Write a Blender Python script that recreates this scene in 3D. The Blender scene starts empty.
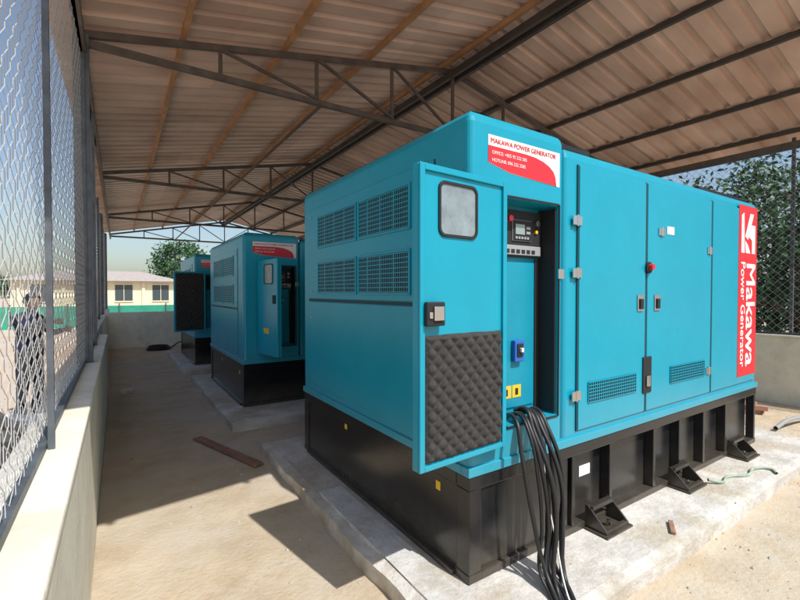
import bpy, bmesh, math, random
import numpy as np
from mathutils import Vector, Matrix, noise
random.seed(7); np.random.seed(7)
scn=bpy.context.scene
col=scn.collection
# ---------------------------------------------------------------- materials
def mat(name,c,rough=.6,metal=0,var=0.0,vscale=4.0,bump=0.0,bscale=40.0,c2=None,coat=0.0,stain=None,sscale=1.0,dust=None,dz=(.6,1.2),da=.25):
    m=bpy.data.materials.new(name); m.use_nodes=True
    nt=m.node_tree; N=nt.nodes; L=nt.links
    b=N['Principled BSDF']
    b.inputs['Roughness'].default_value=rough; b.inputs['Metallic'].default_value=metal
    b.inputs['Base Color'].default_value=(*c,1)
    if coat: b.inputs['Coat Weight'].default_value=coat; b.inputs['Coat Roughness'].default_value=.12
    tc=N.new('ShaderNodeTexCoord')
    if var>0 or c2:
        n=N.new('ShaderNodeTexNoise'); n.inputs['Scale'].default_value=vscale; n.inputs['Detail'].default_value=6
        n.inputs['Roughness'].default_value=.65
        L.new(tc.outputs['Object'],n.inputs['Vector'])
        r=N.new('ShaderNodeValToRGB'); r.color_ramp.elements[0].position=.3; r.color_ramp.elements[1].position=.7
        d=c2 if c2 else tuple(x*(1-var) for x in c)
        r.color_ramp.elements[0].color=(*d,1)
        r.color_ramp.elements[1].color=(*(c if c2 else tuple(min(1,x*(1+var)) for x in c)),1)
        L.new(n.outputs['Fac'],r.inputs['Fac'])
        out=r.outputs['Color']
        if stain:
            n2=N.new('ShaderNodeTexNoise'); n2.inputs['Scale'].default_value=sscale; n2.inputs['Detail'].default_value=7
            n2.inputs['Roughness'].default_value=.7
            L.new(tc.outputs['Object'],n2.inputs['Vector'])
            r2=N.new('ShaderNodeValToRGB'); r2.color_ramp.elements[0].position=.46; r2.color_ramp.elements[1].position=.62
            L.new(n2.outputs['Fac'],r2.inputs['Fac'])
            mx=N.new('ShaderNodeMixRGB'); mx.inputs['Color2'].default_value=(*stain,1)
            L.new(r2.outputs['Color'],mx.inputs['Fac']); L.new(out,mx.inputs['Color1']); out=mx.outputs['Color']
        if dust:
            sp=N.new('ShaderNodeSeparateXYZ'); L.new(tc.outputs['Object'],sp.inputs['Vector'])
            mr=N.new('ShaderNodeMapRange'); mr.inputs['From Min'].default_value=dz[1]; mr.inputs['From Max'].default_value=dz[0]
            mr.inputs['To Min'].default_value=.0; mr.inputs['To Max'].default_value=da; L.new(sp.outputs['Z'],mr.inputs['Value'])
            n3=N.new('ShaderNodeTexNoise'); n3.inputs['Scale'].default_value=7; n3.inputs['Detail'].default_value=8; n3.inputs['Roughness'].default_value=.75
            L.new(tc.outputs['Object'],n3.inputs['Vector'])
            mu=N.new('ShaderNodeMath'); mu.operation='MULTIPLY'; L.new(mr.outputs['Result'],mu.inputs[0]); L.new(n3.outputs['Fac'],mu.inputs[1])
            mx=N.new('ShaderNodeMixRGB'); mx.inputs['Color2'].default_value=(*dust,1)
            L.new(mu.outputs[0],mx.inputs['Fac']); L.new(out,mx.inputs['Color1']); out=mx.outputs['Color']
            r3=N.new('ShaderNodeMapRange'); r3.inputs['To Min'].default_value=rough-.08; r3.inputs['To Max'].default_value=rough+.15
            L.new(n3.outputs['Fac'],r3.inputs['Value']); L.new(r3.outputs['Result'],b.inputs['Roughness'])
        L.new(out,b.inputs['Base Color'])
    if bump>0:
        n=N.new('ShaderNodeTexNoise'); n.inputs['Scale'].default_value=bscale; n.inputs['Detail'].default_value=7; n.inputs['Roughness'].default_value=.65
        L.new(tc.outputs['Object'],n.inputs['Vector'])
        bp=N.new('ShaderNodeBump'); bp.inputs['Strength'].default_value=bump; bp.inputs['Distance'].default_value=.02
        L.new(n.outputs['Fac'],bp.inputs['Height']); L.new(bp.outputs['Normal'],b.inputs['Normal'])
    return m
M={}
M['teal']=mat('teal_paint',(.0015,.295,.415),.28,0,var=.05,vscale=3,bump=.035,bscale=3,dust=(.42,.36,.27),dz=(.55,.9),da=.18)
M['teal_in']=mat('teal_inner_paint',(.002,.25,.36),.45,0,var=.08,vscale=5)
M['teal_dk']=mat('teal_shadow_gap',(.005,.045,.06),.6)
M['black']=mat('black_paint',(.010,.011,.013),.2,0,var=.3,vscale=5,bump=.05,bscale=6,dust=(.35,.29,.2),dz=(0,.3),da=.3)
M['blackm']=mat('black_matt',(.012,.012,.013),.7)
M['rubber']=mat('rubber',(.014,.014,.015),.45)
M['foam']=mat('acoustic_foam',(.042,.040,.038),.95,0,var=.35,vscale=30,bump=.5,bscale=250)
M['steel']=mat('bright_steel',(.6,.6,.6),.28,1)
M['white']=mat('white_label',(.78,.78,.76),.5)
M['sack']=mat('white_sack_cloth',(.75,.75,.73),.8,0,var=.1,vscale=8,bump=.8,bscale=9)
M['red']=mat('red_label',(.62,.02,.03),.4)
M['lip']=mat('lips',(.22,.08,.06),.5)
M['yellow']=mat('yellow_label',(.8,.5,.02),.5)
M['blue']=mat('blue_plastic',(.02,.12,.45),.4)
M['grey']=mat('grey_plastic',(.3,.31,.32),.5)
M['lcd']=mat('lcd',(.25,.32,.30),.15)
M['glass']=mat('window_pane',(.22,.27,.29),.12,0,var=.25,vscale=12,bump=.05,bscale=20)
M['conc']=mat('slab_concrete',(.57,.545,.50),.9,0,var=.25,vscale=5,bump=.7,bscale=24,stain=(.44,.385,.30),sscale=2.2)
M['conc2']=mat('pale_concrete',(.61,.60,.575),.9,0,var=.12,vscale=9,bump=.5,bscale=40,stain=(.44,.41,.35),sscale=3)  # paler, more even concrete tone than the slab
M['floor']=mat('sandy_floor',(.58,.485,.355),.95,0,c2=(.41,.32,.215),vscale=2.6,bump=.6,bscale=34,stain=(.52,.46,.37),sscale=.9)
M['ground']=mat('dry_earth',(.60,.505,.395),.95,0,c2=(.50,.39,.29),vscale=.35,bump=.7,bscale=12,stain=(.52,.34,.23),sscale=.12)
M['plaster']=mat('cream_plaster',(.77,.74,.62),.85,0,var=.08,vscale=3,bump=.3,bscale=22,stain=(.66,.62,.50),sscale=2.2)
M['post']=mat('steel_post_paint',(.10,.115,.13),.5,.3,var=.35,vscale=9)
M['truss']=mat('truss_primer',(.11,.092,.082),.6,.1,var=.35,vscale=6)
M['purl']=mat('purlin_lit_primer',(.42,.23,.11),.6,.1,var=.3,vscale=3)  # reddish-brown primer with warm orange light mixed into its colour
M['purl2']=mat('dark_purlin',(.06,.052,.048),.6,.1,var=.3,vscale=3)
M['wire']=mat('galvanised_wire',(.5,.51,.52),.45,.4)
M['wood']=mat('brown_board',(.28,.15,.10),.8,0,var=.4,vscale=12,bump=.4,bscale=40)
M['brick']=mat('clay_brick',(.40,.22,.15),.9,0,var=.25,vscale=20,bump=.4)
M['bark']=mat('bark',(.10,.075,.05),.9,0,var=.3,vscale=8,bump=.6)
M['rock']=mat('rubble',(.42,.39,.35),.95,0,var=.3,vscale=8,bump=.6)
M['rooft']=mat('building_roof',(.38,.33,.30),.8,0,var=.15)
M['bwall']=mat('building_wall',(.70,.64,.46),.85,0,var=.06)
M['bwin']=mat('building_window',(.06,.08,.09),.2)
M['green']=mat('green_net',(.03,.30,.20),.8,0,var=.2,vscale=2)
M['skin']=mat('skin',(.22,.115,.07),.55)
M['hair']=mat('hair',(.012,.01,.009),.6)
M['hose']=mat('green_hose',(.30,.38,.30),.6,0,var=.3,vscale=20)
def roofmat():
    m=bpy.data.materials.new('roof_sheet'); m.use_nodes=True
    nt=m.node_tree; N=nt.nodes; L=nt.links; b=N['Principled BSDF']
    b.inputs['Roughness'].default_value=.42
    tc=N.new('ShaderNodeTexCoord')
    mp=N.new('ShaderNodeMapping'); mp.inputs['Scale'].default_value=(.8,1.8,1); L.new(tc.outputs['Object'],mp.inputs['Vector'])
    n=N.new('ShaderNodeTexNoise'); n.inputs['Scale'].default_value=1.0; n.inputs['Detail'].default_value=8; L.new(mp.outputs['Vector'],n.inputs['Vector'])
    r=N.new('ShaderNodeValToRGB'); r.color_ramp.elements[0].position=.32; r.color_ramp.elements[1].position=.68
    r.color_ramp.elements[0].color=(.45,.305,.235,1); r.color_ramp.elements[1].color=(.71,.53,.435,1)
    L.new(n.outputs['Fac'],r.inputs['Fac'])
    sp=N.new('ShaderNodeSeparateXYZ'); L.new(tc.outputs['Object'],sp.inputs['Vector'])
    f=N.new('ShaderNodeMath'); f.operation='FLOOR'; L.new(sp.outputs['Y'],f.inputs[0])
    fx=N.new('ShaderNodeMath'); fx.operation='MULTIPLY_ADD'; fx.inputs[1].default_value=.49; fx.inputs[2].default_value=.5; L.new(sp.outputs['X'],fx.inputs[0])
    fx2=N.new('ShaderNodeMath'); fx2.operation='FLOOR'; L.new(fx.outputs[0],fx2.inputs[0])
    cb=N.new('ShaderNodeCombineXYZ'); L.new(f.outputs[0],cb.inputs[0]); L.new(fx2.outputs[0],cb.inputs[1])
    wn=N.new('ShaderNodeTexWhiteNoise'); wn.noise_dimensions='2D'; L.new(cb.outputs[0],wn.inputs['Vector'])
    mr=N.new('ShaderNodeMapRange'); mr.inputs['To Min'].default_value=.80; mr.inputs['To Max'].default_value=1.08; L.new(wn.outputs['Value'],mr.inputs['Value'])
    mx=N.new('ShaderNodeMixRGB'); mx.blend_type='MULTIPLY'; mx.inputs['Fac'].default_value=1
    L.new(r.outputs['Color'],mx.inputs['Color1']); L.new(mr.outputs['Result'],mx.inputs['Color2'])
    L.new(mx.outputs['Color'],b.inputs['Base Color'])
    return m
M['sheet']=roofmat()
def leafmat(name,a,bc):
    m=bpy.data.materials.new(name); m.use_nodes=True
    nt=m.node_tree; N=nt.nodes; L=nt.links; b=N['Principled BSDF']; b.inputs['Roughness'].default_value=.6
    g=N.new('ShaderNodeNewGeometry'); tc=N.new('ShaderNodeTexCoord')
    n=N.new('ShaderNodeTexNoise'); n.inputs['Scale'].default_value=1.3; L.new(tc.outputs['Object'],n.inputs['Vector'])
    ad=N.new('ShaderNodeMath'); ad.operation='ADD'; L.new(g.outputs['Random Per Island'],ad.inputs[0]); L.new(n.outputs['Fac'],ad.inputs[1])
    mu=N.new('ShaderNodeMath'); mu.operation='MULTIPLY'; mu.inputs[1].default_value=.5; L.new(ad.outputs[0],mu.inputs[0])
    r=N.new('ShaderNodeValToRGB'); r.color_ramp.elements[0].position=.25; r.color_ramp.elements[1].position=.8
    r.color_ramp.elements[0].color=(*a,1); r.color_ramp.elements[1].color=(*bc,1)
    L.new(mu.outputs[0],r.inputs['Fac']); L.new(r.outputs['Color'],b.inputs['Base Color'])
    return m
M['leaf']=leafmat('foliage',(.015,.05,.025),(.07,.17,.06))
# ---------------------------------------------------------------- helpers
def new(name,me,mt=None,parent=None):
    o=bpy.data.objects.new(name,me); col.objects.link(o)
    if mt is not None:
        for x in (mt if isinstance(mt,(list,tuple)) else [mt]): me.materials.append(M[x] if isinstance(x,str) else x)
    if parent is not None: o.parent=parent
    return o
def empty(name,loc=(0,0,0),rz=0):
    o=bpy.data.objects.new(name,None); col.objects.link(o); o.location=loc; o.rotation_euler=(0,0,rz); o.empty_display_size=.2
    return o
def boxes(name,bl,mt,parent=None,bev=0.0,seg=2):
    bm=bmesh.new()
    for (x0,x1,y0,y1,z0,z1) in bl:
        vs=[bm.verts.new(p) for p in ((x0,y0,z0),(x1,y0,z0),(x1,y1,z0),(x0,y1,z0),(x0,y0,z1),(x1,y0,z1),(x1,y1,z1),(x0,y1,z1))]
        for f in ((3,2,1,0),(4,5,6,7),(0,1,5,4),(1,2,6,5),(2,3,7,6),(3,0,4,7)): bm.faces.new([vs[i] for i in f])
    if bev>0: bmesh.ops.bevel(bm,geom=bm.edges[:],offset=bev,segments=seg,affect='EDGES',profile=.5,clamp_overlap=True)
    me=bpy.data.meshes.new(name); bm.to_mesh(me); bm.free()
    return new(name,me,mt,parent)
def beams(name,bl,mt,parent=None):
    V=[];F=[]
    for p,q,w,h in bl:
        p=Vector(p);q=Vector(q);d=(q-p).normalized()
        up=Vector((0,0,1)) if abs(d.z)<.95 else Vector((0,1,0))
        s=d.cross(up).normalized()*w/2; u=s.cross(d).normalized()*h/2
        b=len(V)
        for c in (p,q):
            V+= [c+s+u,c-s+u,c-s-u,c+s-u]
        F+=[(b,b+1,b+2,b+3),(b+7,b+6,b+5,b+4)]+[(b+i,b+4+i,b+4+(i+1)%4,b+(i+1)%4) for i in range(4)]
    me=bpy.data.meshes.new(name); me.from_pydata([tuple(v) for v in V],[],F); me.update()
    bm=bmesh.new(); bm.from_mesh(me); bmesh.ops.recalc_face_normals(bm,faces=bm.faces[:]); bm.to_mesh(me); bm.free()
    return new(name,me,mt,parent)
def cyl(name,p,q,r,mt,parent=None,n=20,r2=None):
    p=Vector(p);q=Vector(q);bm=bmesh.new()
    bmesh.ops.create_cone(bm,cap_ends=True,segments=n,radius1=r,radius2=r if r2 is None else r2,depth=(q-p).length)
    me=bpy.data.meshes.new(name); rot=(q-p).to_track_quat('Z','Y').to_matrix().to_4x4()
    bm.transform(Matrix.Translation((p+q)/2)@rot); bm.to_mesh(me); bm.free()
    return new(name,me,mt,parent)
def poly(name,pts,mt,parent=None,th=None):
    me=bpy.data.meshes.new(name); me.from_pydata(pts,[],[tuple(range(len(pts)))]); me.update()
    return new(name,me,mt,parent)
def text(name,s,size,loc,parent,mt,vertical=False,bold=0):
    o=None
    for k in range(bold+1):
        c=bpy.data.curves.new(name,'FONT'); c.body=s; c.size=size; c.extrude=.0002
        c.materials.append(M[mt]); o=bpy.data.objects.new(name,c); col.objects.link(o); o.parent=parent
        dx=size*.018*k
        o.location=(loc[0]+(dx if not vertical else (dx if k%2 else 0)),loc[1]-.0006*k,loc[2]-(dx if vertical else 0))
        if vertical: o.rotation_euler=Matrix(((0,1,0),(0,0,-1),(-1,0,0))).to_euler()
        else: o.rotation_euler=(math.pi/2,0,0)
    return o
def tube(name,pts,r,mt,parent=None,order=4):
    c=bpy.data.curves.new(name,'CURVE'); c.dimensions='3D'; c.bevel_depth=r; c.bevel_resolution=3; c.resolution_u=10
    s=c.splines.new('BEZIER'); s.bezier_points.add(len(pts)-1)
    for b,p in zip(s.bezier_points,pts): b.co=p; b.handle_left_type='AUTO'; b.handle_right_type='AUTO'
    c.materials.append(M[mt]); o=bpy.data.objects.new(name,c); col.objects.link(o)
    if parent is not None:o.parent=parent
    return o
def shell(name,x0,x1,y0,y1,z0,z1,mt,parent,vb=.035,tb=.07,cut=None):
    bm=bmesh.new()
    vs=[bm.verts.new(p) for p in ((x0,y0,z0),(x1,y0,z0),(x1,y1,z0),(x0,y1,z0),(x0,y0,z1),(x1,y0,z1),(x1,y1,z1),(x0,y1,z1))]
    for f in ((3,2,1,0),(4,5,6,7),(0,1,5,4),(1,2,6,5),(2,3,7,6),(3,0,4,7)): bm.faces.new([vs[i] for i in f])
    bmesh.ops.bevel(bm,geom=[e for e in bm.edges if abs(e.verts[0].co.z-e.verts[1].co.z)>.1],offset=vb,segments=4,affect='EDGES',profile=.5)
    bmesh.ops.bevel(bm,geom=[e for e in bm.edges if e.verts[0].co.z>z1-1e-4 and e.verts[1].co.z>z1-1e-4],offset=tb,segments=4,affect='EDGES',profile=.5)
    me=bpy.data.meshes.new(name); bm.to_mesh(me); bm.free()
    o=new(name,me,mt)
    if cut:
        c=boxes('cutter',[cut],'blackm')
        md=o.modifiers.new('b','BOOLEAN'); md.operation='DIFFERENCE'; md.object=c; md.solver='EXACT'
        bpy.context.view_layer.update()
        dg=bpy.context.evaluated_depsgraph_get()
        nm=bpy.data.meshes.new_from_object(o.evaluated_get(dg)); o.modifiers.clear(); o.data=nm
        bpy.data.objects.remove(c)
        nm.materials.clear(); nm.materials.append(M[mt])
    o.parent=parent
    return o
def foam(name,w,z0,z1,mtx,parent,pitch=.036,amp=.016):
    nx=int(w/pitch*6); nz=int((z1-z0)/pitch*6)
    V=[];F=[]
    for j in range(nz+1):
        for i in range(nx+1):
            x=w*i/nx; z=z0+(z1-z0)*j/nz
            a=math.pi*(x+ (z-z0))/pitch; b=math.pi*(x-(z-z0))/pitch
            e=min(1,min(i,nx-i,j,nz-j)/3)
            h=amp*(abs(math.sin(a*.5))*abs(math.sin(b*.5)))*e+.012*e
            wv=.006*noise.noise(Vector((x*7,z*7,3.1)))
            V.append((x+(wv if e<1 else 0),-h-wv*e,z+(wv if e<1 else 0)))
    for j in range(nz):
        for i in range(nx):
            k=j*(nx+1)+i; F.append((k,k+1,k+nx+2,k+nx+1))
    me=bpy.data.meshes.new(name); me.from_pydata(V,[],F); me.update(); me.transform(mtx)
    return new(name,me,'foam',parent)
# ---------------------------------------------------------------- generator
def generator(ox,oy,L,W,H,door_deg,full_foam=False):
    g=empty('diesel_generator',(ox,oy,.12))
    ZB=.57
    boxes('base_frame_web',[(.05,L-.05,.07,W-.07,.02,ZB-.01)],'black',g)
    boxes('base_end_plate',[(.012,.055,.075,W-.075,.0,ZB-.06)],'black',g,.004)
    boxes('base_frame_rails',[(0,L,-.005,.10,ZB-.075,ZB-.004),(0,L,-.005,.11,0,.045),(0,L,W-.10,W,ZB-.075,ZB-.004),(0,L,W-.11,W,0,.045),
        (.0,.03,.10,W-.10,ZB-.075,ZB-.004),(-.02,.03,.11,W-.11,0,.03)],'black',g,.005)
    rb=[(x,x+.035,.0,.071,.045,ZB-.075) for x in (.88,1.30,1.89,2.30,2.74,3.2,L-.035) if x<L-.03]
    rb+=[(.091,.86,.018,.071,.045,ZB-.075)]
    rb+=[(.002,.09,-.002,.10,.046,ZB-.076),(.002,.09,W-.1,W-.002,.046,ZB-.076)]
    boxes('base_ribs',rb,'black',g,.004)
    for k,x in enumerate((1.02,2.12,3.25)):
        if x+.3>L: continue
        bm=bmesh.new()
        for sx in (x,x+.24):
            a=[bm.verts.new((sx+dx,y,z)) for dx in (0,.012) for (y,z) in ((0,.012),(-.15,.012),(-.15,.03),(-.02,.15),(0,.15))]
            bm.faces.new(a[:5]); bm.faces.new(a[5:][::-1])
            for i in range(5): bm.faces.new((a[i],a[5+i],a[5+(i+1)%5],a[(i+1)%5]))
        bmesh.ops.recalc_face_normals(bm,faces=bm.faces[:])
        me=bpy.data.meshes.new('lug'); bm.to_mesh(me); bm.free(); new('anchor_lug',me,'black',g)
        boxes('anchor_lug_plate',[(x-.02,x+.272,-.17,-.006,-.0,.012)],'black',g,.003)
        boxes('anchor_lug_bridge',[(x+.012,x+.24,-.05,-.008,.12,.15),(x+.012,x+.24,-.15,-.12,.013,.035)],'black',g,.004)
        cyl('anchor_bolt',(x+.126,-.085,.012),(x+.126,-.085,.05),.014,'steel',g,6)
    shell('canopy_front_section',0,.775,0,W,ZB,H,'teal',g,cut=(.21,.72,-.1,.145,.79,H-.44))
    shell('canopy_body',.79,L,.008,W-.008,ZB,H-.055,'teal',g)
    boxes('canopy_joint',[(.765,.80,.03,W-.03,ZB+.01,H-.09)],'teal_dk',g)
    boxes('canopy_sill',[(-.012,L+.01,-.014,.05,ZB,ZB+.05),(-.012,.03,.05,W,ZB,ZB+.05)],'teal',g,.004)
    boxes('roof_strip',[(.82,1.12,.05,.14,H-.062,H-.02),(2.75,L-.1,.06,.16,H-.062,H-.025),(.95,L-.6,.5,W-.5,H-.06,H-.02)],'black',g,.01)
    cyl('lifting_eye',(1.5,.16,H-.06),(1.5,.16,H-.03),.03,'black',g)
    zt=H-.44
    boxes('recess_lining',[(.211,.719,.139,.1445,.791,zt-.001)],'teal_in',g)
    boxes('recess_jamb',[(.708,.7185,.012,.138,.80,zt-.012),(.2115,.222,.012,.138,.80,zt-.012)],'blackm',g)
    boxes('recess_gasket',[(.722,.733,-.008,.004,.78,zt+.01),(.193,.208,-.008,.004,.78,zt+.01),(.208,.722,-.008,.004,zt+.003,zt+.014),(.208,.722,-.008,.004,.776,.787)],'rubber',g,.002)
    pz0,pz1=zt-.31,zt-.03
    boxes('control_panel',[(.25,.70,.112,.138,pz0,pz1)],'blackm',g,.004)
    boxes('controller',[(.44,.60,.100,.111,pz0+.10,pz1-.06)],'blackm',g,.004)
    boxes('controller_bezel',[(.437,.603,.1045,.1115,pz0+.097,pz1-.057)],'grey',g,.002)
    boxes('controller_screen',[(.455,.535,.096,.0995,pz0+.135,pz1-.085)],'lcd',g)
    boxes('controller_keys',[(.455+.025*i,.472+.025*i,.096,.0995,pz0+.108,pz0+.122) for i in range(5)]+[(.55,.585,.096,.0995,pz0+.14,pz0+.155),(.55,.585,.096,.0995,pz0+.17,pz0+.185)],'grey',g)
    boxes('panel_plate',[(.36,.69,.104,.111,pz0+.012,pz0+.07)],'grey',g,.003)
    boxes('panel_plate_marks',[(.38+.045*i,.41+.045*i,.1015,.1035,pz0+.022,pz0+.045) for i in range(6)],'blackm',g)
    cyl('emergency_stop',(.395,.112,pz1-.06),(.395,.075,pz1-.06),.018,'red',g)
    cyl('key_switch',(.65,.112,pz1-.07),(.65,.09,pz1-.07),.018,'steel',g)
    cyl('panel_lamp',(.65,.112,pz1-.12),(.65,.10,pz1-.12),.011,'yellow',g)
    boxes('recess_sheet',[(.25,.66,.128,.1385,.84,pz0-.03)],'teal_in',g,.003)
    boxes('recess_side_void',[(.67,.705,.130,.1385,.80,pz0-.01)],'blackm',g)
    boxes('breaker',[(.455,.535,.095,.1275,1.12,1.25)],'blue',g,.006)
    boxes('breaker_face',[(.47,.52,.088,.0945,1.15,1.23)],'blackm',g,.003)
    boxes('breaker_toggle',[(.485,.505,.07,.0875,1.18,1.205)],'white',g,.003)
    boxes('warning_label',[(.38,.455,.1255,.1275,.90,.975),(.465,.54,.1255,.1275,.90,.975)],'yellow',g)
    boxes('warning_mark',[(.41,.425,.1240,.1252,.915,.955),(.49,.515,.1240,.1252,.915,.955)],'blackm',g)
    hz=.72; hh=H-.38; dw=.60
    a=math.radians(door_deg)
    dg=empty('access_door',(.20,-.035,0)); dg.parent=g
    dg.rotation_euler=(0,0,-a)
    boxes('door_leaf',[(0,dw,-.022,.022,hz,hh)],'teal',dg,.005)
    boxes('door_return',[(0.0,.03,.0225,.036,hz,hh),(dw-.03,dw,.0225,.036,hz,hh),(.03,dw-.03,.0225,.036,hh-.03,hh),(.03,dw-.03,.0225,.036,hz,hz+.025)],'teal',dg,.003)
    mt=Matrix.Rotation(math.pi,4,'Z'); mt.translation=Vector((dw-.035,.0235,0))
    foam('door_foam',dw-.07,hz+.03,(hh-.03) if full_foam else hz+.62,mt,dg)
    if not full_foam:
        wx,wz,ww,wh=.35,(hh-.19),.12,.12
        def rr(w,h,r,y,n=6):
            P=[]
            for cx,cz,s in ((1,1,0),(-1,1,90),(-1,-1,180),(1,-1,270)):
                for i in range(n+1):
                    t=math.radians(s+90*i/n); P.append((wx+cx*(w-r)+r*math.cos(t),y,wz+cz*(h-r)+r*math.sin(t)))
            return P
        for sgn in (1,-1):
            y0=.0228 if sgn>0 else -.0228
            o_=rr(ww+.010,wh+.010,.04,y0+sgn*.008); i_=rr(ww-.002,wh-.002,.03,y0+sgn*.008); ob=rr(ww+.012,wh+.012,.042,y0); ib=rr(ww-.004,wh-.004,.03,y0)
            n=len(o_); V=o_+i_+ob+ib; F=[]
            for i in range(n):
                j=(i+1)%n; F+=[(i,j,n+j,n+i),(2*n+i,2*n+j,j,i),(n+i,n+j,3*n+j,3*n+i)]
            me=bpy.data.meshes.new('window_seal'); me.from_pydata(V,[],F); me.update(); new('window_seal',me,'rubber',dg)
            poly('window_pane',rr(ww-.001,wh-.001,.03,y0+sgn*.0015),'glass',dg)
        boxes('door_latch',[(dw-.13,dw-.02,.0365,.062,hz+.665,hz+.775)],'blackm',dg,.006)
        boxes('door_latch_metal',[(dw-.115,dw-.055,.0625,.074,hz+.69,hz+.755),(dw-.05,dw-.03,.0625,.07,hz+.70,hz+.73)],'steel',dg,.004)
    boxes('door_handle',[(dw-.12,dw-.05,-.035,-.0225,hz+.67,hz+.78)],'blackm',dg,.004)
    boxes('door_warning',[(.2,.27,-.0245,-.0225,hz+.28,hz+.35),(.28,.35,-.0245,-.0225,hz+.28,hz+.35)],'yellow',dg)
    for z in (hz+.2,hh-.2): cyl('door_hinge',(0,0,z),(0,0,z+.09),.012,'steel',g).location=(.195,-.03,0)
    def panel(x0,x1,z0,z1): return (x0,x1,-.006,.012,z0,z1)
    pts=H-.16
    boxes('side_door_panels',[panel(.93,1.735,.655,pts),panel(1.765,2.84,.655,pts),panel(2.87,L-.06,.655,pts)],'teal',g,.004)
    boxes('side_door_gaps',[(.915,.9285,-.001,.010,.65,pts+.005),(1.737,1.763,-.001,.010,.65,pts+.005),(2.842,2.868,-.001,.010,.65,pts+.005)],'teal_dk',g)
    def grillY(x0,x1,z0,z1,nx,nz):
        boxes('vent_backing',[(x0,x1,-.009,-.0065,z0,z1)],'blackm',g)
        B=[]
        for i in range(nx+1):
            x=x0+(x1-x0)*i/nx; B.append((x-.003,x+.003,-.013,-.0095,z0-.004,z1+.004))
        for i in range(nz+1):
            z=z0+(z1-z0)*i/nz; B.append((x0-.003,x1+.003,-.0155,-.0125,z-.0022,z+.0022))
        boxes('vent_grill',B,'teal',g)
    grillY(1.03,1.61,.82,.95,24,6); grillY(2.12,2.72,.82,.95,24,6)
    def grillX(y0,y1,z0,z1,ny,nz):
        boxes('louvre_backing',[(-.011,-.0085,y0,y1,z0,z1)],'blackm',g)
        B=[]
        for i in range(ny+1):
            y=y0+(y1-y0)*i/ny; w=.0026 if i%7 else .007
            B.append((-.0125,-.0105,y-w,y+w,z0-.004,z1+.004))
        for i in range(nz+1):
            z=z0+(z1-z0)*i/nz; B.append((-.0145,-.012,y0-.006,y1+.006,z-.003,z+.003))
        boxes('louvre_bars',B,'teal',g)
        boxes('louvre_frame',[(-.018,-.0085,y0-.020,y0-.007,z0-.02,z1+.02),(-.018,-.0085,y1+.007,y1+.020,z0-.02,z1+.02),(-.018,-.0085,y0-.007,y1+.007,z1+.006,z1+.02),(-.018,-.0085,y0-.007,y1+.007,z0-.02,z0-.006)],'teal',g,.002)
    boxes('end_panels',[(-.008,.01,.30,W-.16,H-1.02,H-.20),(-.008,.01,.30,W-.16,.68,H-1.05)],'teal',g,.004)
    boxes('end_panel_gaps',[(-.002,.005,.285,.297,.68,H-.2),(-.002,.005,W-.157,W-.147,.68,H-.2),(-.002,.005,.30,W-.16,H-1.047,H-1.023)],'teal_dk',g)
    zz=H-2.5
    for y0,y1 in ((.54,1.19),(1.26,1.97)):
        grillX(y0,y1,1.95+zz,2.20+zz,26,8); grillX(y0,y1,1.54+zz,1.79+zz,26,8)
    for y in (.36,W-.22):
        for z in (.75,1.3,H-.95,H-.27): cyl('panel_bolt',(-.008,y,z),(-.016,y,z),.009,'steel',g,8)
    def lock(x,z):
        boxes('door_lock',[(x-.04,x+.04,-.016,-.0065,z-.06,z+.06)],'steel',g,.004)
        boxes('door_lock_handle',[(x-.022,x+.022,-.026,-.0165,z-.045,z+.03)],'blackm',g,.004)
    lock(1.66,1.46); lock(1.90,1.46)
    for x,z in ((.90,1.66),(.90,1.99),(.90,.88),(1.96,2.0),(2.80,1.90),(2.80,.85)):
        boxes('side_hinge',[(x-.045,x-.005,-.016,-.0065,z-.03,z+.03),(x+.005,x+.045,-.016,-.0065,z-.03,z+.03)],'steel',g,.003)
        cyl('hinge_pin',(x,-.014,z-.035),(x,-.014,z+.035),.008,'steel',g,10)
    boxes('hinge_cover',[(.72,.775,-.009,.001,1.62,1.68)],'steel',g,.003)
    cyl('side_emergency_stop_ring',(1.765,-.0065,1.72),(1.765,-.022,1.72),.042,'blackm',g)
    cyl('side_emergency_stop',(1.765,-.0225,1.725),(1.765,-.05,1.725),.022,'red',g)
    boxes('fuel_inlet_box',[(1.70,1.82,-.016,-.0065,.79,1.06)],'blackm',g,.008)
    boxes('fuel_inlet_cap',[(1.735,1.785,-.03,-.0165,.84,.92)],'steel',g,.006)
    boxes('id_plates',[(1.05,1.17,.0655,.0695,.30,.37)],'white',g)
    boxes('small_stickers',[(2.05,2.16,-.0085,-.0065,1.99,2.05)],'white',g)
    boxes('base_stickers',[(.0095,.0118,.25,.29,.40,.45),(.0095,.0118,1.45,1.49,.43,.47)],'yellow',g)
    y=-.0015; tz=H-.12
    poly('top_label_white',[(.13,y,tz-.15),(.30,y,tz-.185),(.73,y,tz-.205),(.73,y,tz),(.13,y,tz)],'white',g)
    P=[(.13,tz-.058),(.43,tz-.058)]+[(.43+.26*math.sin(t),tz-.058-.10*(1-math.cos(t))) for t in (.3,.6,.9,1.2,1.5)]+[(.70,tz-.203),(.30,tz-.183),(.13,tz-.148)]
    poly('top_label_red',[(u,y-.001,v) for u,v in P],'red',g)
    text('top_label_title','MAKAWA POWER GENERATOR',.038,(.145,y-.002,tz-.042),g,'red',bold=1)
    text('top_label_line','OFFICE: +855 95 222 585',.026,(.155,y-.003,tz-.100),g,'white')
    text('top_label_line2','HOTLINE: 096 222 2585',.026,(.155,y-.003,tz-.140),g,'white')
    bx0,bx1=L-.50,L-.05; b0,b1=.72,H-.12
    boxes('banner',[(bx0,bx1,-.0085,-.0065,b0,b1)],'red',g)
    yy=-.0095; k=(b1-b0)/1.66
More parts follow.
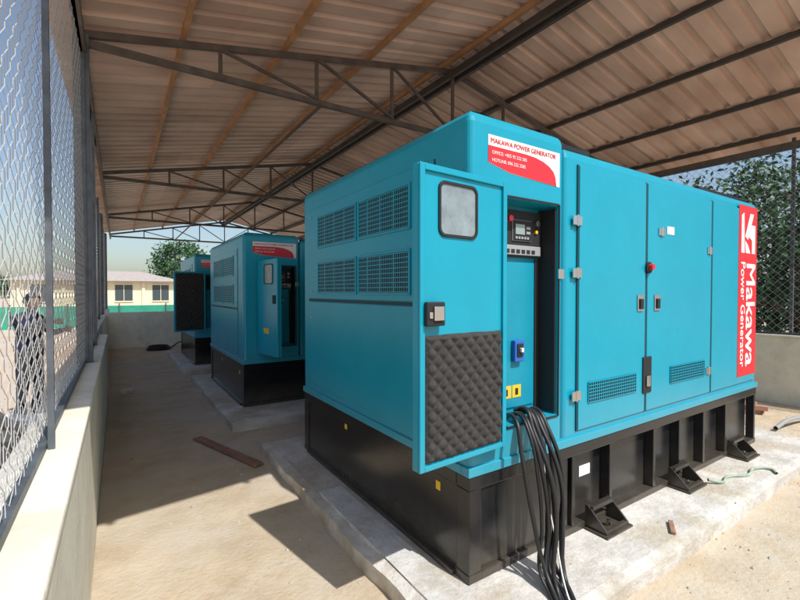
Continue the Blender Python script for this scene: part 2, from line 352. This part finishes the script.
    text('banner_name','Makawa',.315*k,(bx0+.19,yy,b1-.54*k),g,'white',True,2)
    text('banner_sub','Power Generator',.142*k,(bx0+.06,yy,b1-.54*k),g,'white',True,1)
    def bp(pts): poly('banner_emblem',[(bx0+u,yy,b1-v*k) for u,v in pts],'white',g)
    bp([(.06,.10),(.12,.07),(.14,.46),(.06,.46)])
    bp([(.15,.30),(.27,.07),(.36,.07),(.22,.33)])
    bp([(.24,.30),(.31,.18),(.40,.18),(.40,.46),(.32,.46),(.32,.33)])
    bp([(.15,.34),(.22,.38),(.28,.46),(.17,.46)])
    return g
g1=generator(1.52,1.66,3.93,2.37,2.5,176)
g2=generator(1.385,5.91,3.93,2.42,2.34,82)
g3=generator(1.34,9.9,3.93,2.42,2.34,176,full_foam=True)
# ---------------------------------------------------------------- cables
cb=empty('power_cables')
R=random.uniform
for i in range(8):
    x=1.87+.021*i
    yb=1.50-.026*(i%3)+R(-.01,.01); w=R(-.02,.02)
    e=1.80+.020*i
    pts=[(x+.03,1.745,.93+R(-.02,.03)),(x+.01,1.635,.975+R(-.01,.03)),(x-.005+w*.5,1.555,.90),(x+.01+w,yb,.66),(x-.01-w,yb-.02,.40),(e+.03+w*.5,yb-.05,.20),(e,1.36+R(-.02,.03),.134),(e-.13+w,1.17,.10),(e-.5,.7,.02)]
    tube('cable',pts,.0125 if i%4 else .009,'rubber',cb)
tube('cable_loop',[(1.86,1.73,.93),(1.80,1.60,.97),(1.775,1.53,.80),(1.80,1.48,.50),(1.84,1.43,.22),(1.80,1.33,.135),(1.68,1.14,.09),(1.3,.5,.02)],.012,'rubber',cb)
tube('cable_thin_white',[(2.02,1.7,.93),(2.0,1.6,.93),(1.97,1.53,.6),(1.93,1.42,.3),(1.88,1.33,.15),(1.6,.9,.03)],.004,'white',cb)
# ---------------------------------------------------------------- ground, slabs, walls
boxes('ground',[(-400,400,-400,400,-.3,0)],'ground')
me=bpy.data.meshes.new('shed_floor')
V=[];F=[];nx,ny=120,300
for j in range(ny+1):
    for i in range(nx+1):
        x=-.14+8.23*i/nx; y=-1.2+21.7*j/ny
        V.append((x,y,.010+.006*noise.noise(Vector((x*1.7,y*1.7,0)))+.003*noise.noise(Vector((x*6,y*6,2)))))
for j in range(ny):
    for i in range(nx):
        k=j*(nx+1)+i;F.append((k,k+1,k+nx+2,k+nx+1))
me.from_pydata(V,[],F)
for p in me.polygons:p.use_smooth=True
new('shed_floor',me,'floor')
def slab(x0,x1,y0,y1,h,mt,name='concrete_slab',jit=.018):
    bm=bmesh.new(); n=70; m_=50
    def J(x,y,s): return noise.noise(Vector((x*2.3,y*2.3,s)))*jit+noise.noise(Vector((x*9,y*9,s)))*jit*.6
    grid=[[None]*(m_+1) for _ in range(n+1)]
    for i in range(n+1):
        for j in range(m_+1):
            x=x0+(x1-x0)*i/n; y=y0+(y1-y0)*j/m_
            xx=x+(J(x,y,1) if i in(0,n) else 0); yy=y+(J(x,y,5) if j in (0,m_) else 0)
            edge=(i in (0,n) or j in (0,m_))
            grid[i][j]=bm.verts.new((xx,yy,h-(.012+abs(J(x,y,7))*.8 if edge else 0)))
    for i in range(n):
        for j in range(m_): bm.faces.new((grid[i][j],grid[i+1][j],grid[i+1][j+1],grid[i][j+1]))
    be=[e for e in bm.edges if e.is_boundary]
    r=bmesh.ops.extrude_edge_only(bm,edges=be)
    for v in r['geom']:
        if isinstance(v,bmesh.types.BMVert): v.co.z=-.02; v.co.x+=noise.noise(v.co*3)*.02; v.co.y+=noise.noise(v.co*3)*.02
    bmesh.ops.recalc_face_normals(bm,faces=bm.faces[:])
    me=bpy.data.meshes.new(name); bm.to_mesh(me); bm.free(); return new(name,me,mt)
slab(1.20,6.1,1.22,4.45,.117,'conc')
slab(1.10,6.0,5.25,8.75,.117,'conc')
slab(1.05,6.0,9.35,12.8,.117,'conc')
slab(1.27,1.46,1.30,3.1,.128,'conc2','concrete_patch',.03)
wl=empty('parapet_wall')
boxes('wall_body',[(-.34,-.144,-6,7.7,-.05,1.0)],'plaster',wl,.012)
boxes('wall_body_far',[(-.50,-.30,7.7,20.5,-.05,1.0)],'plaster',wl,.012)
boxes('wall_cap',[(-.36,-.135,-6,7.72,1.0005,1.03)],'plaster',wl,.008)
wf=empty('parapet_wall')
boxes('wall_body',[(-.29,8.05,15.0,15.2,-.05,1.06)],'plaster',wf,.012)
wr=empty('parapet_wall')
boxes('wall_body',[(8.1,8.3,-3,20.5,-.05,1.0)],'plaster',wr,.012)
boxes('wall_cap',[(8.08,8.32,-3,20.5,1.0005,1.03)],'plaster',wr,.008)
# ---------------------------------------------------------------- chain link fences
def fence(name,X,y0,y1,z0,z1,p,r,posts,wob=True):
    f=empty(name)
    V=[];F=[]
    H_=z1-z0
    st=p/2
    for sgn in (1,-1):
        for k in range(-int(H_/p)-1,int((y1-y0)/p)+int(H_/p)+2):
            pts=[];n=int(H_/st)
            for i in range(n+1):
                z=z0+st*i; y=y0+k*p+sgn*st*i
                if y<y0-1e-6 or y>y1+1e-6: continue
                off=(.003 if (i+k)%2 else -.003)*sgn if wob else sgn*.002
                b=.006*math.sin(z*2.1+y*.9)+.008*math.sin(y*1.7)
                pts.append((X+off+b,y,z))
            if len(pts)<2: continue
            if not wob: pts=[pts[0],pts[-1]]
            base=len(V)
            for (x,y,z) in pts:
                for a in (0,2.094,4.189):
                    ca,sa=math.cos(a)*r,math.sin(a)*r
                    V.append((x+ca,y-sgn*sa*.707,z+sa*.707))
            for i in range(len(pts)-1):
                for a in range(3):
                    q=base+i*3; F.append((q+a,q+(a+1)%3,q+3+(a+1)%3,q+3+a))
    me=bpy.data.meshes.new('mesh_wires'); me.from_pydata(V,[],F); me.update(); new('mesh_wires',me,'wire',f)
    B=[((X,y0,z0-.008),(X,y1,z0-.008),.03,.03),((X,y0,z1),(X,y1,z1),.04,.04)]
    for y,w in posts: B.append(((X+.03,y,z0-.1),(X+.03,y,z1+.15),w,w))
    beams('fence_frame',B,'post',f)
    return f
fence('chain_link_fence',-.26,-.6,7.6,1.055,3.78,.078,.0015,[(-.5,.05),(2.2,.022),(4.73,.07),(6.2,.03)])
fence('chain_link_fence',-.42,7.7,20.4,1.055,3.78,.12,.0017,[(7.75,.07),(10.0,.07),(12.6,.04),(15.3,.07),(20.3,.07)],False)
fence('chain_link_fence',8.2,-.5,20.4,1.055,3.75,.11,.0024,[(.6,.07),(2.1,.04),(4.73,.07),(7.3,.04),(10,.07),(15.3,.07),(20.3,.07)],False)
# ---------------------------------------------------------------- shed roof
sh=empty('open_shed_roof')
def rz(x): return 4.02+.2*(x+.3) if x<=4 else 4.88-.2*(x-4)
Y0,Y1=.6,20.6
def sheet(xa,xb,lift=0):
    V=[];prof=[]
    p=.25;y=Y0
    while y<Y1:
        prof+=[(y,0),(y+.15,0),(y+.172,.045),(y+.228,.045)]
        y+=p
    n=6
    for i in range(n+1):
        x=xa+(xb-xa)*i/n
        for (yy,h) in prof: V.append((x,yy,rz(x)+h+lift))
    m_=len(prof);F=[]
    for i in range(n):
        for j in range(m_-1):
            k=i*m_+j;F.append((k,k+1,k+m_+1,k+m_))
    me=bpy.data.meshes.new('roof_sheet'); me.from_pydata(V,[],F); me.update(); return new('roof_sheet',me,'sheet',sh)
sheet(-.48,1.65); sheet(1.55,4.0,.006); sheet(4.001,6.15,.006); sheet(6.05,8.75)
B=[]
for x in (-.27,.56,1.57,2.63,3.82): B.append(((x,Y0,rz(x)-.035),(x,Y1,rz(x)-.035),.045,.06))
beams('purlins_west',B,'purl',sh)
B=[]
for x in (4.18,5.1,6.1,7.2,8.22): B.append(((x,Y0,rz(x)-.035),(x,Y1,rz(x)-.035),.05,.06))
beams('purlins_east',B,'purl2',sh)
beams('ridge_beam',[((3.93,Y0,4.70),(3.93,Y1,4.70),.05,.09),((4.07,Y0,4.70),(4.07,Y1,4.70),.05,.09)],'purl2',sh)
for ty in (4.73,10.0,15.3,20.4):
    B=[];zc=3.86
    B.append(((-.26,ty,zc),(8.2,ty,zc),.05,.06))
    B.append(((-.26,ty,rz(-.26)-.10),(4,ty,rz(4)-.10),.05,.06)); B.append(((8.2,ty,rz(8.2)-.10),(4.0,ty,rz(4)-.10),.05,.06))
    xs=[-.26,.9,1.95,2.98,4.0,5.02,6.05,7.1,8.2]
    for i,x in enumerate(xs[1:-1],1):
        B.append(((x,ty,zc+.03),(x,ty,rz(x)-.13),.035,.035))
    for i in range(1,4): B.append(((xs[i],ty-.03,rz(xs[i])-.13),(xs[i+1],ty-.03,zc+.03),.03,.03))
    for i in range(4,7): B.append(((xs[i],ty-.03,zc+.03),(xs[i+1],ty-.03,rz(xs[i+1])-.13),.03,.03))
    beams('roof_truss',B,'truss',sh)
    xc=-.27 if ty<8 else -.42
    beams('columns',[((xc,ty,1.03),(xc,ty,zc+.1),.085,.085),((8.2,ty,1.03),(8.2,ty,zc+.1),.08,.08)],'post',sh)
beams('eave_beam',[((-.24,Y0,3.80),(-.24,Y1,3.80),.05,.08),((8.2,Y0,3.80),(8.2,Y1,3.80),.05,.08),
   ((2.0,4.7,3.84),(2.0,20.4,3.84),.03,.03),((6.0,4.7,3.84),(6.0,20.4,3.84),.03,.03)],'truss',sh)
# ---------------------------------------------------------------- loose things
b=boxes('wooden_board',[(-.05,.05,-.60,.60,0,.02)],'wood',None,.003); b.location=(.91,4.66,.018); b.rotation_euler=(0,0,math.radians(18))
b=boxes('wooden_offcut',[(-.015,.015,-.08,.08,0,.018)],'wood',None,.003); b.location=(3.0,1.34,.12); b.rotation_euler=(0,0,math.radians(-60))
tube('garden_hose',[(3.95,1.50,.15),(4.05,1.44,.128),(4.2,1.46,.128),(4.4,1.38,.128),(4.6,1.40,.13),(4.70,1.32,.128),(4.64,1.26,.126)],.011,'hose')
o=empty('hose_coil',(.95,14.0,0))
for k in range(4):
    tube('coil_turn',[(math.cos(t)*(.3-.02*k),math.sin(t)*(.26),.03+.03*k) for t in [i*math.pi/5 for i in range(11)]],.018,'rubber',o)
tube('coil_tail',[(.3,0,.05),(.6,.1,.2),(.8,.2,.1),(1.0,.1,.03)],.018,'rubber',o)
o=empty('brick_pile',(7.2,2.3,.012))
for i in range(8):
    q=boxes('brick',[(-.1,.1,-.05,.05,0,.06)],'brick',o,.005); q.location=(R(-.25,.25),R(-.15,.15),.062*(i//5)); q.rotation_euler=(0,0,R(0,3))
tube('pipe',[(6.2,1.7,.12),(6.8,1.72,.12),(7.6,1.6,.06),(8.0,1.4,.05)],.022,'grey')
o=boxes('metal_offcut',[(-.06,.06,-.02,.02,0,.03)],'blackm',None,.003); o.location=(.03,2.03,.01)
o=boxes('concrete_offcut',[(-.09,.09,-.12,.12,0,.05)],'conc2',None,.01); o.location=(.1,8.3,.01)
V=[];F=[]
for i in range(4200):
    x=R(-.1,8); y=R(.5,15) if i%3 else R(.5,5); s=random.choice((.003,.004,.006,.006,.010,.016))
    if s>.012 and random.random()<.6: s=.005
    zb=.010
    if any(a<x<6.05 and c<y<d for a,c,d in ((1.22,1.25,4.4),(1.15,5.3,8.7),(1.1,9.4,12.7))): 
        zb=.115
        if random.random()<.5: continue
    k=len(V); a=random.random()*3
    for t in range(4): V.append((x+s*math.cos(a+t*1.57)*R(.7,1.2),y+s*math.sin(a+t*1.57)*R(.6,1),zb))
    V.append((x,y,zb+s*.9)); F+=[(k+t,k+(t+1)%4,k+4) for t in range(4)]
me=bpy.data.meshes.new('gravel_crumbs'); me.from_pydata(V,[],F); new('gravel_crumbs',me,'rock')
bm=bmesh.new()
for i in range(160):
    r=R(.04,.13); a=random.random()*6.28; q=random.random()**.6
    x=-1.0+q*.7*math.cos(a)*.7; y=5.3+q*1.1*math.sin(a); z=max(0,(1-q)*.45)
    mx=Matrix.Translation((x,y,z+r*.4))@Matrix.Rotation(random.random()*6,4,'X')@Matrix.Rotation(random.random()*6,4,'Z')@Matrix.Diagonal((r,r*.7,r*.6,1))
    bmesh.ops.create_icosphere(bm,subdivisions=1,radius=1,matrix=mx)
for v in bm.verts: v.co+=Vector((R(-1,1),R(-1,1),R(-1,1)))*.012
me=bpy.data.meshes.new('rubble_pile'); bm.to_mesh(me); bm.free(); new('rubble_pile',me,'rock')
# slumped cement sacks outside the fence
for sx,sy,sa in ((-1.15,6.35,.4),(-.85,6.2,1.5)):
    bm=bmesh.new(); bmesh.ops.create_uvsphere(bm,u_segments=24,v_segments=16,radius=1)
    for v in bm.verts:
        c=v.co; q=lambda t: math.copysign(abs(t)**.55,t)
        n_=noise.noise(c*2.2+Vector((sx,sy,0)))*.05
        v.co=Vector((q(c.x)*.28+n_,q(c.y)*.19+n_,max(0,q(c.z)*.14+.13)+n_*.6))
    me=bpy.data.meshes.new('white_sack'); bm.to_mesh(me); bm.free()
    for p in me.polygons:p.use_smooth=True
    o=new('white_sack',me,'sack'); o.location=(sx,sy,0.0); o.rotation_euler=(0,0,sa)
# ---------------------------------------------------------------- trees
def leaves(centres,n,spread,size):
    c=centres[np.random.randint(0,len(centres),n)]+np.random.normal(0,1,(n,3))*spread
    a=np.random.normal(0,1,(n,3)); a/=np.linalg.norm(a,axis=1)[:,None]
    b=np.cross(a,np.random.normal(0,1,(n,3))); b/=np.linalg.norm(b,axis=1)[:,None]
    s=(size*np.random.uniform(.6,1.3,n))[:,None]
    V=np.stack([c-a*s,c+b*s*.45,c+a*s,c-b*s*.45],1).reshape(-1,3)
    return V,n
def tree(x,y,h,rad,n=5000,size=.13,name='tree',low=.25):
    t=empty(name,(x,y,0))
    V=[];F=[]
    def limb(p,q,r1,r2):
        k=len(V);p=Vector(p);q=Vector(q);d=(q-p).normalized();s=d.orthogonal().normalized();u=d.cross(s)
        for c,r in ((p,r1),(q,r2)):
            for i in range(7):
                a=i*2*math.pi/7; V.append(tuple(c+s*math.cos(a)*r+u*math.sin(a)*r))
        for i in range(7): F.append((k+i,k+(i+1)%7,k+7+(i+1)%7,k+7+i))
    r0=h*.025; limb((0,0,0),(.1,.05,h*.45),r0,r0*.65); limb((.1,.05,h*.45),(0,0,h*.85),r0*.65,r0*.2)
    cs=[]
    for i in range(38):
        a=random.random()*6.28; zz=R(low,.95); rr=rad*math.sqrt(max(.05,1-((zz-.5)/.55)**2))*R(.35,1)
        c=(rr*math.cos(a),rr*math.sin(a),h*zz); cs.append(c)
        if i<16: limb((.05,.02,h*max(.2,zz-.2)),c,r0*.35,r0*.08)
    me=bpy.data.meshes.new('trunk'); me.from_pydata(V,[],F); new('trunk',me,'bark',t)
    LV,k=leaves(np.array(cs),n,rad*.17,size)
    me=bpy.data.meshes.new('crown'); me.from_pydata(LV.tolist(),[],[(4*i,4*i+1,4*i+2,4*i+3) for i in range(k)]); new('crown',me,'leaf',t)
for (x,y,h,r) in ((13,.2,4.6,2.0),(15.5,1.6,5.4,2.2),(13.2,3.2,4.7,2.0),(16.5,4.6,5.6,2.4),(13.5,6.3,4.8,2.0),(17.5,-1.5,5.6,2.4)):
    tree(x,y,h,r,7000,.085,low=.08)
tree(5.0,47,6.4,2.3,5000,.17,low=.35)
cs=[]
for i in range(500):
    a=R(-1.9,1.9); RR=R(150,180)
    cs.append((RR*math.sin(a),RR*math.cos(a),R(.5,3.5)))
LV,k=leaves(np.array(cs),16000,1.4,1.1)
me=bpy.data.meshes.new('distant_tree_line'); me.from_pydata(LV.tolist(),[],[(4*i,4*i+1,4*i+2,4*i+3) for i in range(k)]); new('distant_tree_line',me,'leaf')
# ---------------------------------------------------------------- distant building
def building(x,y,w,d,h,rot=0):
    b=empty('site_building',(x,y,0),rot)
    boxes('walls',[(0,w,0,d,0,h)],'bwall',b)
    me=bpy.data.meshes.new('roof'); e=.5;rh=.85
    me.from_pydata([(-e,-e,h+.01),(w+e,-e,h+.01),(w+e,d+e,h+.01),(-e,d+e,h+.01),(d/2,d/2,h+rh),(w-d/2,d/2,h+rh)],[],[(0,1,5,4),(1,2,5),(2,3,4,5),(3,0,4),(3,2,1,0)]); new('roof',me,'rooft',b)
    n=int(w/2.4)
    boxes('windows',[(1+i*2.4,2.1+i*2.4,-.03,.02,1.0,2.2) for i in range(n)],'bwin',b)
    boxes('window_frames',[(.95+i*2.4,2.15+i*2.4,-.06,-.031,2.2,2.28) for i in range(n)]+[(.95+i*2.4,2.15+i*2.4,-.08,-.031,.92,1.0) for i in range(n)]+[(1.53+i*2.4,1.57+i*2.4,-.06,-.031,1.0,2.2) for i in range(n)],'bwall',b)
    boxes('pillars',[(i*2.4+.3,i*2.4+.5,-.12,-.001,0,h) for i in range(n+1)],'bwall',b)
building(-6.0,38,10,5,2.45)
building(-34,34,16,6,2.7,.3)
o=empty('green_site_fence'); boxes('green_panels',[(-8,9,25,25.05,0,1.0)],'green',o)
boxes('green_fence_posts',[(-8+2*i,-7.94+2*i,24.93,24.99,0,1.1) for i in range(9)],'post',o)
# ---------------------------------------------------------------- person
def skinobj(name,verts,edges,radii,mt,parent,root=0,sub=2):
    me=bpy.data.meshes.new(name); me.from_pydata(verts,edges,[]); me.update()
    o=new(name,me,mt,parent); o.modifiers.new('Skin','SKIN').use_smooth_shade=True
    sv=me.skin_vertices[0].data
    for i,r in enumerate(radii):
        sv[i].radius=(r,r) if not isinstance(r,tuple) else r
        sv[i].use_root=(i==root)
    s=o.modifiers.new('Sub','SUBSURF'); s.levels=sub; s.render_levels=sub
    return o
def clothmat():
    m=bpy.data.materials.new('clothes'); m.use_nodes=True; nt=m.node_tree;N=nt.nodes;L=nt.links;b=N['Principled BSDF'];b.inputs['Roughness'].default_value=.85
    tc=N.new('ShaderNodeTexCoord');sp=N.new('ShaderNodeSeparateXYZ');L.new(tc.outputs['Object'],sp.inputs['Vector'])
    dv=N.new('ShaderNodeMath');dv.operation='DIVIDE';dv.inputs[1].default_value=2;L.new(sp.outputs['Z'],dv.inputs[0])
    r=N.new('ShaderNodeValToRGB');r.color_ramp.interpolation='CONSTANT';e=r.color_ramp.elements
    e[0].position=0;e[0].color=(.02,.02,.02,1);e[1].position=.04;e[1].color=(.02,.022,.03,1)
    for p,c in ((.44,(.008,.016,.045)),(.715,(.22,.115,.07))): q=e.new(p);q.color=(*c,1)
    L.new(dv.outputs[0],r.inputs['Fac']);L.new(r.outputs['Color'],b.inputs['Base Color'])
    n=N.new('ShaderNodeTexNoise');n.inputs['Scale'].default_value=14;L.new(tc.outputs['Object'],n.inputs['Vector'])
    bp=N.new('ShaderNodeBump');bp.inputs['Strength'].default_value=.6;bp.inputs['Distance'].default_value=.03;L.new(n.outputs['Fac'],bp.inputs['Height']);L.new(bp.outputs['Normal'],b.inputs['Normal'])
    return m
pr=empty('person',(-.97,7.25,0),math.radians(-33))
V=[(0,0,.90),(0,0,1.04),(.015,0,1.20),(.0,0,1.335),(.015,0,1.405),(.03,0,1.46),
   (.0,.085,.84),(.03,.10,.46),(-.02,.105,.10),(.11,.115,.045),
   (.0,-.085,.84),(.0,-.10,.46),(-.06,-.105,.10),(.07,-.115,.045),
   (.0,.165,1.325),(.13,.20,1.11),(.34,.13,1.16),
   (.0,-.165,1.325),(.20,-.20,1.19),(.44,-.15,1.27)]
E=[(0,1),(1,2),(2,3),(3,4),(4,5),(0,6),(6,7),(7,8),(8,9),(0,10),(10,11),(11,12),(12,13),(3,14),(14,15),(15,16),(3,17),(17,18),(18,19)]
RD=[(.13,.15),(.125,.15),(.13,.16),(.11,.13),.052,.05,.095,.066,.046,.036,.095,.066,.046,.036,.068,.052,.034,.068,.052,.034]
skinobj('body',V,E,RD,clothmat(),pr)
bm=bmesh.new(); bmesh.ops.create_uvsphere(bm,u_segments=28,v_segments=22,radius=1)
for v in bm.verts:
    x,y,z=v.co; 
    s=1-.28*max(0,-z)**1.5
    v.co=Vector((x*.098*s+(.012 if z<-.2 and x>0 else 0),y*.076*s,z*.115))
    if x>.8 and abs(y)<.25 and -.35<z<.1: v.co.x+=.018*(1-abs(y)/.25)
    if x>.75 and .1<z<.3 and .2<abs(y)<.6: v.co.x-=.008
me=bpy.data.meshes.new('head'); bm.to_mesh(me); bm.free()
for p in me.polygons:p.use_smooth=True
hd=new('head',me,'skin',pr); hd.location=(.05,0,1.53); hd.rotation_euler=(0,math.radians(8),0)
bm=bmesh.new(); bmesh.ops.create_uvsphere(bm,u_segments=28,v_segments=22,radius=1)
dl=[v for v in bm.verts if v.co.z<-.25 or (v.co.x>.45 and v.co.z<.42)]
bmesh.ops.delete(bm,geom=dl,context='VERTS')
for v in bm.verts: v.co=Vector((v.co.x*.105-.004,v.co.y*.084,v.co.z*.123))*(1+.02*random.random())
me=bpy.data.meshes.new('hair'); bm.to_mesh(me); bm.free(); new('hair',me,'hair',hd)
for s in (1,-1):
    o=boxes('ear',[(-.012,.012,-.006,.006,-.025,.025)],'skin',hd,.005); o.location=(.0,s*.078,-.005)
    o=boxes('eye',[(-.003,.003,-.012,.012,-.005,.005)],'hair',hd,.002); o.location=(.092,s*.03,.008)
o=boxes('mouth',[(-.002,.003,-.02,.02,-.004,.004)],'lip',hd,.001); o.location=(.090,0,-.062)
def hand(w,d,side):
    w=Vector(w);d=Vector(d).normalized();up=Vector((0,0,1));s=d.cross(up).normalized()*side
    k=w+d*.08
    Vh=[w,w+d*.04,k];Eh=[(0,1),(1,2)];Rh=[(.024,.02),(.034,.017),(.034,.015)]
    for i,(off,l) in enumerate(((-.030,.065),(-.010,.075),(.010,.07),(.029,.055))):
        n=len(Vh)
        base=w+d*.07+Vector((0,0,1))*(-off)
        Vh+= [base,base+d*l*.5+s*.004,base+d*l*.85+s*.02]; Eh+=[(1,n),(n,n+1),(n+1,n+2)]; Rh+=[.0095,.009,.0075]
    n=len(Vh); base=w+d*.03+up*.03; Vh+=[base,base+d*.035+up*.025]; Eh+=[(1,n),(n,n+1)]; Rh+=[.011,.009]
    skinobj('hand',[tuple(v) for v in Vh],Eh,Rh,'skin',pr,0,1)
hand((.44,-.15,1.27),(1,.1,.25),1); hand((.34,.13,1.16),(1,-.2,.1),-1)
# ---------------------------------------------------------------- camera & light
cam=bpy.data.cameras.new('camera'); co=bpy.data.objects.new('camera',cam); col.objects.link(co)
cam.sensor_width=36; cam.lens=19.3; cam.clip_start=.02; cam.clip_end=1500
co.location=(0,0,1.66)
fw=Vector((.549,.836,-math.tan(math.radians(1.07)))).normalized()
co.rotation_euler=fw.to_track_quat('-Z','Y').to_euler()
scn.camera=co
el=math.radians(53); az=math.atan2(.20,-.98)
s=Vector((math.sin(az)*math.cos(el),math.cos(az)*math.cos(el),math.sin(el)))
l=bpy.data.lights.new('sun','SUN'); l.energy=5; l.angle=math.radians(.6); l.color=(1,.975,.935)
lo=bpy.data.objects.new('sun',l); col.objects.link(lo); lo.rotation_euler=s.to_track_quat('Z','Y').to_euler(); lo.location=(0,0,20)
w=bpy.data.worlds.new('World'); scn.world=w; w.use_nodes=True
nt=w.node_tree; sk=nt.nodes.new('ShaderNodeTexSky'); sk.sky_type='NISHITA'; sk.sun_disc=False
sk.sun_elevation=el; sk.sun_rotation=az; sk.dust_density=2.0; sk.air_density=1.15; sk.ozone_density=2.0
nt.links.new(sk.outputs[0],nt.nodes['Background'].inputs['Color']); nt.nodes['Background'].inputs['Strength'].default_value=.15
scn.view_settings.view_transform='Standard'; scn.view_settings.look='None'; scn.view_settings.exposure=0
